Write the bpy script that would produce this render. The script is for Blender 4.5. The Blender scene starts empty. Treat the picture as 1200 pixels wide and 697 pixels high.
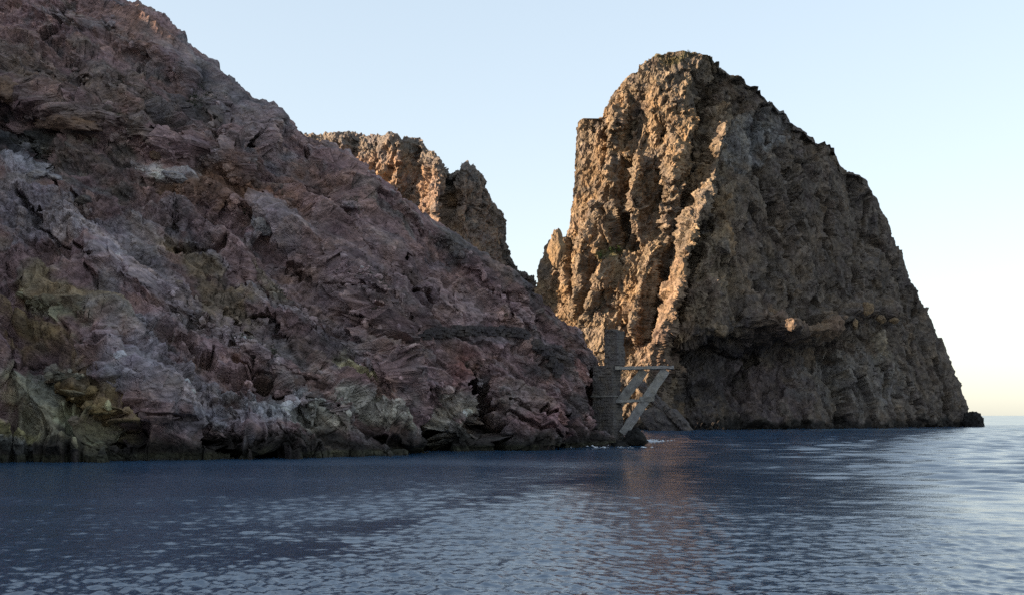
import bpy, math, random
import numpy as np
F = np.float32
random.seed(3)
rng = np.random.default_rng(11)
sc = bpy.context.scene
COL = sc.collection

# ------------------------------------------------------------------ camera
CAM_H = 4.0
FPX = 1287.0                       # focal length in photo pixels (photo 1200 wide)
PITCH = math.atan((486.5 - 348.5) / FPX)
cp, sp = math.cos(PITCH), math.sin(PITCH)
cam = bpy.data.cameras.new("camera")
cam.lens = 36.0 * FPX / 1200.0
cam.sensor_width = 36.0
cam.clip_start, cam.clip_end = 0.5, 60000.0
camo = bpy.data.objects.new("camera", cam)
camo.location = (0, 0, CAM_H)
camo.rotation_euler = (math.pi / 2 + PITCH, 0, 0)
COL.objects.link(camo)
sc.camera = camo

def slope(px, py):                 # (x, z) per metre of depth along +y
    u = (np.asarray(px, float) - 600) / FPX
    v = (348.5 - np.asarray(py, float)) / FPX
    d = cp - v * sp
    return u / d, (sp + v * cp) / d

def at(px, py, Y):
    a, b = slope(px, py)
    return np.array([a * Y, Y, CAM_H + b * Y])

def proj(P):
    y = P[..., 1]; z = P[..., 2] - CAM_H
    d = y * cp + z * sp
    d = np.where(d < 1, 1, d)
    return (600 + FPX * P[..., 0] / d).astype(F), (348.5 - FPX * (z * cp - y * sp) / d).astype(F)

# ------------------------------------------------------------------ noise
def hsh(ix, iy, iz, seed):
    with np.errstate(over='ignore'):
        h = (ix.astype(np.uint32) * np.uint32(374761393) + iy.astype(np.uint32) * np.uint32(668265263)
             + iz.astype(np.uint32) * np.uint32(2147483647) + np.uint32(seed * 974711 + 77))
        h = (h ^ (h >> np.uint32(13))) * np.uint32(1274126177)
        h = (h ^ (h >> np.uint32(16))) * np.uint32(2246822519)
        h = h ^ (h >> np.uint32(15))
    return h

def tri(h):                        # three numbers in -1..1 out of one hash
    k = F(2.0 / 1023.0)
    return ((h & np.uint32(1023)).astype(F) * k - 1, ((h >> np.uint32(10)) & np.uint32(1023)).astype(F) * k - 1,
            ((h >> np.uint32(20)) & np.uint32(1023)).astype(F) * k - 1)

def perlin(p, seed=0):
    f = np.floor(p); i = f.astype(np.int64); t = (p - f).astype(F)
    w = t * t * t * (t * (t * 6 - 15) + 10)
    out = np.zeros(p.shape[:-1], F)
    for a in (0, 1):
        wx = w[..., 0] if a else 1 - w[..., 0]
        for b in (0, 1):
            wy = w[..., 1] if b else 1 - w[..., 1]
            for c in (0, 1):
                wz = w[..., 2] if c else 1 - w[..., 2]
                gx, gy, gz = tri(hsh(i[..., 0] + a, i[..., 1] + b, i[..., 2] + c, seed))
                out += wx * wy * wz * (gx * (t[..., 0] - a) + gy * (t[..., 1] - b) + gz * (t[..., 2] - c))
    return out * F(1.3)

def fbm(p, n=4, seed=0, gain=0.5, ridge=False):
    s = np.zeros(p.shape[:-1], F); a = 1.0; q = p
    for k in range(n):
        v = perlin(q, seed + k)
        s += F(a) * ((F(0.5) - np.abs(v) * 2) if ridge else v)
        q = q * F(2.07) + F(13.7); a *= gain
    return s

def facet(p, seed=0, tilt=1.0):
    """blocky broken rock: nearest cell of a jittered lattice, each cell a tilted plane; also the crack distance"""
    b = np.floor(p - 0.5); i = b.astype(np.int64)
    d1 = np.full(p.shape[:-1], 9, F); d2 = d1.copy(); h = np.zeros(p.shape[:-1], F)
    for a in (0, 1):
        for c in (0, 1):
            for e in (0, 1):
                hh = hsh(i[..., 0] + a, i[..., 1] + c, i[..., 2] + e, seed)
                jx, jy, jz = tri(hh)
                dx = (p[..., 0] - (b[..., 0] + a + 0.5) - 0.42 * jx).astype(F)
                dy = (p[..., 1] - (b[..., 1] + c + 0.5) - 0.42 * jy).astype(F)
                dz = (p[..., 2] - (b[..., 2] + e + 0.5) - 0.42 * jz).astype(F)
                dd = np.sqrt(dx * dx + dy * dy + dz * dz)
                gx, gy, gz = tri(hsh(i[..., 0] + a, i[..., 1] + c, i[..., 2] + e, seed + 91))
                hv = F(tilt) * (gx * dx + gy * dy + gz * dz) + F(0.35) * (gx + gy)
                near = dd < d1
                d2 = np.where(near, d1, np.minimum(d2, dd))
                h = np.where(near, hv, h)
                d1 = np.where(near, dd, d1)
    return h, d2 - d1

def sstep(a, b, x):
    t = np.clip((x - a) / (b - a), 0, 1)
    return (t * t * (3 - 2 * t)).astype(F)

# ------------------------------------------------------------------ mesh helpers
def link(name, me, parent=None):
    o = bpy.data.objects.new(name, me)
    COL.objects.link(o)
    if parent: o.parent = parent
    return o

def raw_mesh(name, verts, quads=None, tris=None, cols=None, smooth=False):
    me = bpy.data.meshes.new(name)
    nq = 0 if quads is None else len(quads); nt = 0 if tris is None else len(tris)
    me.vertices.add(len(verts)); me.vertices.foreach_set("co", np.ascontiguousarray(verts, F).ravel())
    loops = np.concatenate([x.ravel() for x in (quads, tris) if x is not None and len(x)]).astype(np.int32)
    me.loops.add(len(loops)); me.loops.foreach_set("vertex_index", loops)
    me.polygons.add(nq + nt)
    st = np.concatenate([np.arange(nq) * 4, nq * 4 + np.arange(nt) * 3]).astype(np.int32)
    me.polygons.foreach_set("loop_start", st)
    me.polygons.foreach_set("use_smooth", np.full(nq + nt, smooth))
    if cols is not None:
        ca = me.color_attributes.new("Col", 'FLOAT_COLOR', 'POINT')
        c4 = np.ones((len(verts), 4), F); c4[:, :3] = cols
        ca.data.foreach_set("color", c4.ravel())
    me.update(calc_edges=True); me.validate()
    return me

def grid_quads(n, m, wrap=False):
    i = np.arange(n - 1)[:, None]; j = np.arange(m if wrap else m - 1)[None, :]
    a = i * m + j; b = i * m + (j + 1) % m
    return np.stack([a, b, b + m, a + m], -1).reshape(-1, 4)

def grid_normals(P, flip=1):
    du = np.gradient(P, axis=1); dv = np.gradient(P, axis=0)
    n = np.cross(du, dv) * flip
    return (n / (np.linalg.norm(n, axis=-1, keepdims=True) + 1e-9)).astype(F)

def blur(a, r):
    """box blur of a grid, twice"""
    for _ in range(2):
        for ax in (0, 1):
            pad = [(0, 0)] * a.ndim; pad[ax] = (r + 1, r)
            c = np.cumsum(np.pad(a, pad, mode='edge').astype(np.float64), axis=ax)
            n = a.shape[ax]
            hi = np.take(c, np.arange(2 * r + 1, 2 * r + 1 + n), axis=ax); lo = np.take(c, np.arange(n), axis=ax)
            a = ((hi - lo) / (2 * r + 1)).astype(F)
    return a

def unit(n):
    return n / (np.linalg.norm(n, axis=-1, keepdims=True) + F(1e-9))

def ridged(p, n=4, seed=0, gain=.5):
    """creased noise, sharp crests, about -0.5..0.5"""
    s = np.zeros(p.shape[:-1], F); a = 1.0; q = p; wgt = np.ones(p.shape[:-1], F)
    for k in range(n):
        r = (1 - np.abs(perlin(q, seed + k)) * F(1.6)); r = np.clip(r, 0, 1) ** 2
        s += F(a) * (r - F(.55)) * wgt; wgt = np.clip(r * F(1.6), .2, 1)
        q = q * F(2.1) + F(7.3); a *= gain
    return s

def poly_dist(px, py, pts):
    """distance in photo pixels to a polyline, and the side (positive above it / left of travel)"""
    best = np.full(px.shape, 1e9, F); side = np.zeros(px.shape, F); tt = np.zeros(px.shape, F)
    L = len(pts) - 1
    for k in range(L):
        (x0, y0), (x1, y1) = pts[k], pts[k + 1]
        ex, ey = x1 - x0, y1 - y0; l2 = ex * ex + ey * ey + 1e-6
        t = np.clip(((px - x0) * ex + (py - y0) * ey) / l2, 0, 1)
        dx, dy = px - x0 - t * ex, py - y0 - t * ey
        d = np.sqrt(dx * dx + dy * dy)
        m = d < best
        best = np.where(m, d, best)
        side = np.where(m, np.sign(ex * (y0 - py) - ey * (x0 - px)) , side)
        tt = np.where(m, (k + t) / L, tt)
    return best, side, tt

def ell(px, py, cx, cy, rx, ry, ang=0.0):
    a = math.radians(ang); c, s = math.cos(a), math.sin(a)
    dx, dy = px - cx, py - cy
    u = (dx * c + dy * s) / rx; v = (-dx * s + dy * c) / ry
    return np.exp(-(u * u + v * v)).astype(F)

def mixc(c, col, m):
    return c + (np.array(col, F) - c) * np.clip(m, 0, 1)[..., None]

# ------------------------------------------------------------------ materials
def nt_new(name):
    m = bpy.data.materials.new(name); m.use_nodes = True
    t = m.node_tree; t.nodes.clear()
    o = t.nodes.new("ShaderNodeOutputMaterial"); b = t.nodes.new("ShaderNodeBsdfPrincipled")
    t.links.new(b.outputs[0], o.inputs[0])
    return m, t, b

def noise(t, coord, scale, detail=6, rough=0.6, mapscale=None, rot=None):
    n = t.nodes.new("ShaderNodeTexNoise"); n.inputs["Scale"].default_value = scale
    n.inputs["Detail"].default_value = detail; n.inputs["Roughness"].default_value = rough
    src = coord
    if mapscale:
        mp = t.nodes.new("ShaderNodeMapping"); mp.inputs["Scale"].default_value = mapscale
        if rot: mp.inputs["Rotation"].default_value = rot
        t.links.new(coord, mp.inputs[0]); src = mp.outputs[0]
    t.links.new(src, n.inputs["Vector"])
    return n

def ramp(t, fac, stops):
    r = t.nodes.new("ShaderNodeValToRGB"); e = r.color_ramp.elements
    e[0].position, e[0].color = stops[0][0], (*stops[0][1], 1)
    e[1].position, e[1].color = stops[-1][0], (*stops[-1][1], 1)
    for p, c in stops[1:-1]:
        x = e.new(p); x.color = (*c, 1)
    t.links.new(fac, r.inputs[0])
    return r.outputs[0]

def rock_mat(name, lo=0.55, hi=1.5, scale=1.2, bump=0.25, aniso=(1, 1, 1), rot=(0, 0, 0), attr=True, color=(0.2, 0.18, 0.16), tint=0.6):
    m, t, b = nt_new(name)
    tc = t.nodes.new("ShaderNodeTexCoord").outputs["Object"]
    if attr:
        a = t.nodes.new("ShaderNodeAttribute"); a.attribute_name = "Col"; base = a.outputs["Color"]
    else:
        a = t.nodes.new("ShaderNodeRGB"); a.outputs[0].default_value = (*color, 1); base = a.outputs[0]
    if any(rot):
        mr = t.nodes.new("ShaderNodeMapping"); mr.inputs["Rotation"].default_value = rot; t.links.new(tc, mr.inputs[0]); tc = mr.outputs[0]
    n1 = noise(t, tc, scale, 8, 0.68, aniso)
    n2 = noise(t, tc, scale * 0.22, 5, 0.6)
    k1 = ramp(t, n1.outputs[0], [(0.28, (lo,) * 3), (0.5, (1, 1, 1)), (0.74, (hi,) * 3)])
    k2 = ramp(t, n2.outputs[0], [(0.3, (0.8, 0.78, 0.86)), (0.5, (1, 1, 1)), (0.72, (1.22, 1.12, 0.95))])
    x1 = t.nodes.new("ShaderNodeMix"); x1.data_type = 'RGBA'; x1.blend_type = 'MULTIPLY'; x1.inputs[0].default_value = 1
    t.links.new(base, x1.inputs[6]); t.links.new(k1, x1.inputs[7])
    x2 = t.nodes.new("ShaderNodeMix"); x2.data_type = 'RGBA'; x2.blend_type = 'MULTIPLY'; x2.inputs[0].default_value = 1
    t.links.new(x1.outputs[2], x2.inputs[6]); t.links.new(k2, x2.inputs[7])
    x3 = t.nodes.new("ShaderNodeMix"); x3.data_type = 'RGBA'; x3.blend_type = 'MULTIPLY'; x3.inputs[0].default_value = 1
    x3.inputs[7].default_value = (tint, tint, tint, 1)
    t.links.new(x2.outputs[2], x3.inputs[6]); t.links.new(x3.outputs[2], b.inputs["Base Color"])
    b.inputs["Roughness"].default_value = 0.92
    b.inputs["Specular IOR Level"].default_value = 0.2
    n3 = noise(t, tc, scale * 2.2, 9, 0.72, aniso)
    v = t.nodes.new("ShaderNodeTexVoronoi"); v.feature = 'DISTANCE_TO_EDGE'; v.inputs["Scale"].default_value = scale * 0.9
    mp = t.nodes.new("ShaderNodeMapping"); mp.inputs["Scale"].default_value = aniso
    t.links.new(tc, mp.inputs[0])
    ad = t.nodes.new("ShaderNodeMix"); ad.data_type = 'RGBA'; ad.blend_type = 'ADD'; ad.inputs[0].default_value = 0.35
    t.links.new(mp.outputs[0], ad.inputs[6]); t.links.new(n1.outputs["Color"], ad.inputs[7])
    t.links.new(ad.outputs[2], v.inputs["Vector"])
    vr = ramp(t, v.outputs["Distance"], [(0.0, (0, 0, 0)), (0.12, (1, 1, 1))])
    sm = t.nodes.new("ShaderNodeMath"); sm.operation = 'MULTIPLY_ADD'; sm.inputs[1].default_value = 0.35
    t.links.new(vr, sm.inputs[0]); t.links.new(n3.outputs[0], sm.inputs[2])
    bp = t.nodes.new("ShaderNodeBump"); bp.inputs["Strength"].default_value = 0.9; bp.inputs["Distance"].default_value = bump
    t.links.new(sm.outputs[0], bp.inputs["Height"]); t.links.new(bp.outputs[0], b.inputs["Normal"])
    return m

def tag(o, label=None, cat=None, group=None, kind=None):
    if label: o["label"] = label
    if cat: o["category"] = cat
    if group: o["group"] = group
    if kind: o["kind"] = kind
    return o

# ------------------------------------------------------------------ world, sun
SUN_EL, SUN_AZ = math.radians(14.5), math.radians(17.0)     # azimuth: measured from -x towards the camera (-y)
EXPOSURE = 2.15
w = bpy.data.worlds.new("World"); sc.world = w; w.use_nodes = True
wt = w.node_tree; wt.nodes.clear()
wo = wt.nodes.new("ShaderNodeOutputWorld"); bg = wt.nodes.new("ShaderNodeBackground")
sky = wt.nodes.new("ShaderNodeTexSky"); sky.sky_type = 'NISHITA'; sky.sun_disc = False
sky.sun_elevation = SUN_EL
L = np.array([-math.cos(SUN_EL) * math.cos(SUN_AZ), -math.cos(SUN_EL) * math.sin(SUN_AZ), math.sin(SUN_EL)])
sky.sun_rotation = math.atan2(L[0], L[1])
sky.air_density = 1.0; sky.dust_density = 1.0; sky.ozone_density = 1.5
bg.inputs[1].default_value = 0.141
hs = wt.nodes.new('ShaderNodeHueSaturation'); hs.inputs['Saturation'].default_value = 1.03
gm = wt.nodes.new('ShaderNodeGamma'); gm.inputs['Gamma'].default_value = 0.40
wt.links.new(sky.outputs[0], hs.inputs['Color']); wt.links.new(hs.outputs[0], gm.inputs['Color']); wt.links.new(gm.outputs[0], bg.inputs[0]); wt.links.new(bg.outputs[0], wo.inputs[0])
sl = bpy.data.lights.new("sun", 'SUN'); sl.energy = 3.4; sl.angle = math.radians(0.5); sl.color = (1.0, 0.78, 0.55)
so = bpy.data.objects.new("sun", sl); COL.objects.link(so)
from mathutils import Vector
so.rotation_euler = Vector(-L).to_track_quat('-Z', 'Y').to_euler()
so.location = (-150, 0, 120)
sc.view_settings.view_transform = 'Standard'; sc.view_settings.look = 'None'
sc.cycles.use_denoising = False; sc.cycles.use_adaptive_sampling = False
sc.cycles.max_bounces = 5; sc.cycles.diffuse_bounces = 2; sc.cycles.glossy_bounces = 3
sc.view_settings.gamma = 1.0; sc.view_settings.exposure = EXPOSURE

#===PART2
# ------------------------------------------------------------------ hillside
def interp(x, pts):
    a = np.array(pts, float); return np.interp(x, a[:, 0], a[:, 1])

RIDGE = [(-1600, -600), (-900, -420), (-400, -340), (-200, -230), (-60, -110), (0, -66), (60, -50), (100, -36), (135, -10), (150, 0), (163, 6), (176, 13), (188, 22), (198, 30), (214, 39), (222, 52),  # leftmost points lie out of view, raised to block the sun
         (240, 63), (254, 71), (259, 83), (272, 92), (285, 103), (300, 116), (318, 124), (334, 137), (350, 149), (362, 157), (374, 162),
         (390, 171), (404, 180), (420, 194), (440, 206), (458, 218), (478, 233), (492, 242), (506, 250), (520, 260), (540, 273), (560, 287), (580, 300),
         (590, 306), (604, 318), (620, 332), (634, 343), (648, 358), (662, 374), (674, 384), (684, 392), (691, 404), (697, 430), (703, 460), (708, 490), (714, 519)]
RDEPTH = [(-1600, 140), (-900, 160), (-400, 168), (-100, 168), (0, 166), (150, 160), (375, 153), (600, 152), (690, 154), (714, 151.5)]
SHORE = [(-1600, 6), (-900, 26), (-400, 58), (-100, 88), (0, 94), (250, 101), (400, 107), (470, 112), (520, 119), (640, 131), (690, 143), (714, 149.5)]

def jit(x, s, amp, seed):
    p = np.stack([np.asarray(x) * s, np.zeros_like(x), np.zeros_like(x)], -1)
    return fbm(p + 0.37, 4, seed) * amp

cols = np.concatenate([np.linspace(-1600, -60, 110, endpoint=False), np.linspace(-60, 714, 860)])
NF, NB = 640, 56
KA = [0, .035, .10, .3, .5, .68, .8, .92, 1]; KB = [-.03, .03, .10, .28, .47, .64, .80, .945, 1]
KV = [0, .035, .10, .3, .5, .68, .8, .92, 1]; KA = [0, .04, .11, .29, .5, .70, .81, .925, 1]
v = np.linspace(0, 1, 3000)                        # rows spread so that the foot of the slope gets its share
dens = np.zeros(2999)
for c0 in (20, 150, 300, 450, 580, 670):
    y1 = interp(c0, SHORE) + (interp(c0, RDEPTH) - interp(c0, SHORE)) * np.interp(v, KV, KA)
    z1 = (CAM_H + slope(c0, interp(c0, RIDGE))[1] * interp(c0, RDEPTH)) * np.interp(v, KV, KB)
    q1 = proj(np.stack([0 * y1, y1, z1], -1))[1]; dd = np.abs(np.diff(q1)) + .02; dens += dd / dd.sum()
cum = np.concatenate([[0], np.cumsum(dens)]); v = np.interp(np.linspace(0, 1, NF), cum / cum[-1], v)
A = np.interp(v, [0, .035, .10, .3, .5, .68, .8, .92, 1], [0, .015, .07, .28, .5, .70, .81, .925, 1])
B = np.interp(v, [0, .035, .10, .3, .5, .68, .8, .92, 1], [-.03, .03, .10, .28, .47, .64, .80, .945, 1])
rpy = interp(cols, RIDGE) + np.where(cols > 60, jit(cols, 0.13, 4.0, 5), 0)
Yr = interp(cols, RDEPTH); Ys = interp(cols, SHORE) + jit(cols, 0.03, 3.0, 8)
sx, sz = slope(cols, rpy)
Zr = CAM_H + sz * Yr
Yf = Ys[None] + (Yr - Ys)[None] * A[:, None]
Zf = np.where(B[:, None] < 0, -2.5 * np.ones_like(Yf), Zr[None] * B[:, None])
Zf[0] = -2.5
tb = np.linspace(0, 1, NB + 1)[1:]
BACK = np.interp(cols, [-1600, -400, 0, 300, 500, 714], [230, 230, 210, 150, 70, 12])
Yb = Yr[None] + BACK[None] * tb[:, None] ** 1.2
Zb = np.maximum(Zr[None] - (Yb - Yr[None]) * np.interp(cols, [-1600, -300, -100, 0, 200, 300, 500, 714], [.65, .80, .55, .34, .28, .32, .6, 1.6])[None] * sstep(-.05, .12, tb)[:, None] - 0.3, -3)  # hidden back slope, its fall set to shape the shadow it casts
Zb[-1] = -3
Y = np.concatenate([Yf, Yb]); Z = np.concatenate([Zf, Zb])
ux = np.broadcast_to(slope(cols, np.full_like(cols, 350))[0][None], Y.shape)
uxx = (cols - 600) / FPX
# exact: x so that the column keeps its photo column
X = uxx[None] * (Y * cp + (Z - CAM_H) * sp)
P = np.stack([X, Y, Z], -1).astype(F)
NRM = grid_normals(P, 1)
if NRM[NF // 2, 500, 2] < 0: NRM = -NRM
px, py = proj(P)
fade = np.ones(Y.shape, F); fade[:3] = 0.3
front = np.zeros(Y.shape, F); front[:NF] = 1
# taper the large relief towards the skyline so that the outline keeps its course
crest = (1 - sstep(NF - 60, NF - 8, np.arange(Y.shape[0], dtype=F)))[:, None] * np.ones_like(fade)

E1 = np.array([.79, -.12, -.60]); E2 = np.array([.25, -.75, .6]); E2 -= E1 * E1.dot(E2) / E1.dot(E1)
E1 /= np.linalg.norm(E1); E2 /= np.linalg.norm(E2); E3 = np.cross(E1, E2)
def strata(p, stretch):
    return np.stack([p @ E1.astype(F) / stretch, p @ E2.astype(F), p @ E3.astype(F)], -1).astype(F)

wob = np.stack([fbm(P * F(.06), 3, 21), fbm(P * F(.06), 3, 22), fbm(P * F(.06), 3, 23)], -1)
wpx = px + 14 * wob[..., 0]; wpy = py + 10 * wob[..., 1]
fine = np.stack([fbm(P * F(.5), 2, 24), fbm(P * F(.5), 2, 25)], -1)
wpx = wpx + 4 * fine[..., 0]; wpy = wpy + 4 * fine[..., 1]

D = np.zeros(Y.shape, F)
def bulge(pts, hpx, amp, edge=5.0):
    """rock standing proud above a line in the slope, dying out hpx higher up"""
    global D
    d, s, t = poly_dist(wpx, wpy, pts)
    D += F(amp) * sstep(-edge, edge, d * s) * np.clip(1 - d / hpx, 0, 1) * sstep(0, .08, t) * sstep(0, .08, 1 - t) * front
def carve(pts, wpx_, depth):
    global D
    d, s, t = poly_dist(wpx, wpy, pts)
    D -= F(depth) * np.exp(-(d / wpx_) ** 2) * front

# cliff band across the upper left, its foot on the scree
bulge([(-60, 120), (20, 135), (62, 148), (110, 160), (150, 170), (186, 184), (236, 196), (276, 208), (310, 222)], 100, 5.5, 8)
bulge([(150, 60), (185, 72), (205, 95), (222, 118), (240, 150)], 60, 1.6, 10)
bulge([(60, 20), (110, 40), (160, 62), (200, 90), (225, 100)], 45, 2.2, 8)
carve([(96, 92), (104, 130), (110, 150)], 3, 2)
carve([(150, 110), (158, 140), (152, 162)], 2.5, 2.0)
carve([(255, 140), (246, 165), (240, 190)], 3, 2.4)
carve([(302, 168), (294, 184), (286, 204)], 5, 4.0)
carve([(36, 96), (54, 96)], 4, 2.5)
for gx in (70, 128, 172, 205, 222):
    carve([(gx + 12, 108 + gx * .25), (gx + 2, 135 + gx * .22), (gx, 158 + gx * .15)], 2.2, 1.6)
# dark-coloured hollow at the left edge
carve([(-60, 150), (0, 158), (30, 172), (58, 190)], 20, 3.0)
# middle ledges falling to the right
bulge([(276, 236), (300, 262), (340, 300), (384, 330), (410, 372), (440, 420), (468, 460), (500, 500)], 80, 3.41, 9)
bulge([(330, 200), (380, 240), (430, 290), (470, 330), (520, 360), (600, 380), (660, 440)], 50, 1.98, 9)
bulge([(140, 195), (210, 220), (270, 250), (300, 285)], 26, 1.6)
bulge([(100, 300), (180, 350), (260, 390), (330, 440), (420, 500)], 60, 1.36, 12)
bulge([(0, 330), (60, 370), (130, 420), (200, 480)], 60, 1.49, 12)
bulge([(240, 300), (310, 330), (390, 395), (440, 440)], 40, 1.24, 9)
bulge([(420, 205), (470, 250), (520, 285), (560, 320), (620, 360)], 30, 1.8, 5)
bulge([(300, 130), (350, 175), (380, 215), (400, 260)], 40, 1.8, 5)
# the dark cleft, the sea caves
carve([(441, 334), (452, 352), (458, 378), (470, 398)], 10, 9)
carve([(430, 330), (418, 338), (396, 338)], 3, 2.0)
carve([(488, 434), (500, 455)], 7, 3)
carve([(508, 470), (520, 500), (532, 530)], 11, 9)
carve([(562, 430), (566, 455), (580, 492), (584, 530)], 6, 5)
carve([(578, 492), (586, 530)], 11, 9.0)
carve([(660, 492), (650, 528)], 4, 4)
carve([(540, 445), (534, 475)], 2.2, 1.2)
carve([(690, 455), (700, 500)], 8, 4.5)
carve([(236, 512), (300, 520), (330, 522)], 9, 4.5)
carve([(120, 490), (150, 505)], 6, 2.0)
bulge([(40, 430), (90, 455), (130, 480), (160, 498)], 22, 2.0, 3)
bulge([(90, 425), (150, 455), (190, 500)], 30, 1.6, 3)

# where loose scree lies: smooth slope under the cliffs
scree = np.zeros(Y.shape, F)
for cx, cy, rx, ry, an in [(150, 205, 130, 22, 14), (60, 250, 90, 50, 20), (260, 225, 70, 20, 16), (380, 260, 60, 16, 35), (180, 300, 130, 30, 30), (330, 390, 80, 20, 25), (590, 395, 80, 10, 5)]:
    scree = np.maximum(scree, ell(wpx, wpy, cx, cy, rx, ry, an))
rocky = 1 - 0.55 * scree
NH = NRM * np.array([1, 1, .25], F)
P2 = P + unit(NH) * (D * fade * crest)[..., None]
def hn(Q, r):
    n = grid_normals(Q, 1)
    if n[NF // 2, 500, 2] < 0: n = -n
    return unit(blur(n, r))
NRM = hn(P2, 9)
slab = sstep(-.25, .35, fbm(strata(P2, 2.5) * F(1 / 14.0), 3, 39)); brk = .3 + .8 * slab
ww = P2 + F(2.2) * wob
sp_ = strata(ww, 1.7)
big = ridged(sp_ * F(1 / 16.0), 3, 31)
gul = ridged(strata(ww, 6.0) * np.array([1, .5, 1], F) * F(1 / 8.5), 3, 35); gul2 = ridged(strata(ww + F(.8) * np.stack([fine[..., 0], fine[..., 1], fine[..., 0]], -1), 5.0) * np.array([1, .5, 1], F) * F(1 / 3.2), 3, 37)
h1, c1 = facet(strata(ww + F(.8) * np.stack([fine[..., 0], fine[..., 1], fine[..., 0]], -1), 1.9) * F(1 / 9.0), 41, 1.7)
h2, c2 = facet(strata(ww + F(.7) * np.stack([fine[..., 1], fine[..., 0], fine[..., 1]], -1), 1.7) * F(1 / 3.0), 42, 1.6)
D2 = big * F(1.4) + gul * F(2.6) + gul2 * F(.9) * rocky + h1 * F(.9) * rocky - F(.25) * (1 - sstep(0, .06, c1)) * rocky + h2 * F(0.4) * rocky * brk - F(.15) * (1 - sstep(0, .07, c2)) * rocky * brk
P3 = P2 + unit(NRM * np.array([1, 1, .85], F)) * (D2 * fade * (0.4 + 0.6 * crest))[..., None]
NRM = hn(P3, 4)
h3, c3 = facet(strata(P3 + F(.3) * fine[..., :1], 1.6) * F(1 / 1.3), 43, 1.6)
h4, c4 = facet(strata(P3, 1.3) * F(1 / .6), 44, 1.6)
rg = ridged(strata(P3, 1.8) * F(1 / 3.5), 4, 63, .55)
D3 = (h3 * F(.22) + h4 * F(.08) + rg * F(.36) * rocky) * brk
P4 = P3 + NRM * (D3 * fade)[..., None]
# clefts and sea caves, cut straight back into the finished rock
CUT = np.zeros(Y.shape, F)
def cut(pts, w0, w1, depth):
    global CUT
    d, s_, t = poly_dist(wpx, wpy, pts)
    CUT = np.maximum(CUT, F(depth) * np.exp(-(d / (w0 + (w1 - w0) * t)) ** 4) * front)
cut([(440, 332), (450, 350), (458, 376), (472, 402)], 7, 10, 12)
cut([(394, 338), (418, 339), (432, 332)], 2, 2.5, 2)
cut([(486, 432), (498, 452)], 3, 7, 4)
cut([(506, 462), (516, 494), (526, 532)], 5, 14, 14)
cut([(562, 428), (567, 455), (578, 480)], 3, 7, 7)
cut([(580, 482), (587, 532)], 8, 12, 14)
cut([(662, 488), (650, 530)], 2, 6, 7)
cut([(698, 440), (706, 505)], 5, 6, 4)
cut([(236, 514), (285, 522), (332, 526)], 5, 9, 7)
cut([(300, 170), (293, 185), (284, 206)], 3, 5, 3)
cut([(34, 96), (56, 97)], 3, 3, 3)
cut([(440, 500), (475, 520), (500, 530)], 4, 8, 3.5)
cut([(212, 128), (200, 142), (186, 160)], 1.5, 2.5, 2)
cut([(262, 225), (276, 250), (286, 262)], 2, 4, 2)
cut([(366, 300), (380, 316), (384, 330)], 2, 3, 2)
cut([(130, 480), (150, 494), (166, 500)], 2, 6, 3)
for k in range(46):
    x0 = rng.random() * 660; y0 = 60 + x0 * .5 + rng.random() * (420 - x0 * .45); ln = 14 + rng.random() * 40; a_ = rng.normal(.75, .35)
    cut([(x0, y0), (x0 + ln * .5 * math.cos(a_) + rng.normal(0, 3), y0 + ln * .5 * math.sin(a_)), (x0 + ln * math.cos(a_), y0 + ln * math.sin(a_))], 1.0 + rng.random(), 1.2 + rng.random() * 2.2, 1.0 + rng.random() * 1.6)
P4 = P4 + np.array([-.15, 1, -.1], F) * (CUT * fade * crest)[..., None]
P4[0, :, 2] = np.minimum(P4[0, :, 2], -1.5)
P4[-1, :, 2] = np.minimum(P4[-1, :, 2], -1.5)

# colours of the ground itself
n1 = fbm(strata(P4, 3.0) * F(1 / 9.0), 5, 81); n2 = fbm(P4 * F(1 / 5.0), 5, 82); n3 = fbm(strata(P4, 4.0) * F(1 / 2.5), 4, 83)
hb = np.clip(h2, -1, 1) * F(.7) + np.clip(h1, -1, 1) * F(.5)
C = np.zeros(P4.shape, F) + np.array([.288, .19, .184], F)
C = mixc(C, [.26, .165, .140], sstep(0, .5, n1))
C = mixc(C, [.16, .145, .150], sstep(.05, .55, n2) * .8)
C = mixc(C, [.31, .27, .265], sstep(.15, .6, n3) * .7)
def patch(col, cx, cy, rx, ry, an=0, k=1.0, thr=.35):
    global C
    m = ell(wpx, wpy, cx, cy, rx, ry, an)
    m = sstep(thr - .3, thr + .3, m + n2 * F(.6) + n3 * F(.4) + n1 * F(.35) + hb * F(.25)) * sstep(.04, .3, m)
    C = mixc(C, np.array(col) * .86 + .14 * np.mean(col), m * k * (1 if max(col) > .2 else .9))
# upper slope greyer, the cliff brown
patch([.20, .18, .19], 260, 120, 90, 60, 40, .6)
patch([.15, .115, .095], 110, 120, 120, 45, 15, .85)
patch([.11, .10, .11], 225, 130, 40, 40, 30, .6)
patch([.030, .036, .042], 10, 168, 64, 26, 24, 1.0)  # near-black tone over the left hollow
patch([.10, .09, .075], 120, 195, 90, 22, 14, .7)
patch([.25, .135, .085], 250, 228, 80, 18, 18, .8)
patch([.22, .11, .07], 320, 250, 70, 14, 30, .6)
patch([.46, .42, .43], 195, 203, 34, 9, 10, .9)
patch([.42, .40, .43], 35, 205, 28, 12, 10, .8)
patch([.35, .30, .32], 40, 250, 90, 30, 22, .8)
patch([.35, .29, .31], 320, 270, 30, 18, 30, .7)
patch([.12, .10, .09], 130, 240, 80, 20, 25, .6)
patch([.29, .205, .205], 430, 330, 90, 60, 30, .6)
patch([.32, .27, .28], 200, 330, 140, 40, 25, .6)
patch([.30, .20, .195], 540, 360, 80, 30, 25, .6)
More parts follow.
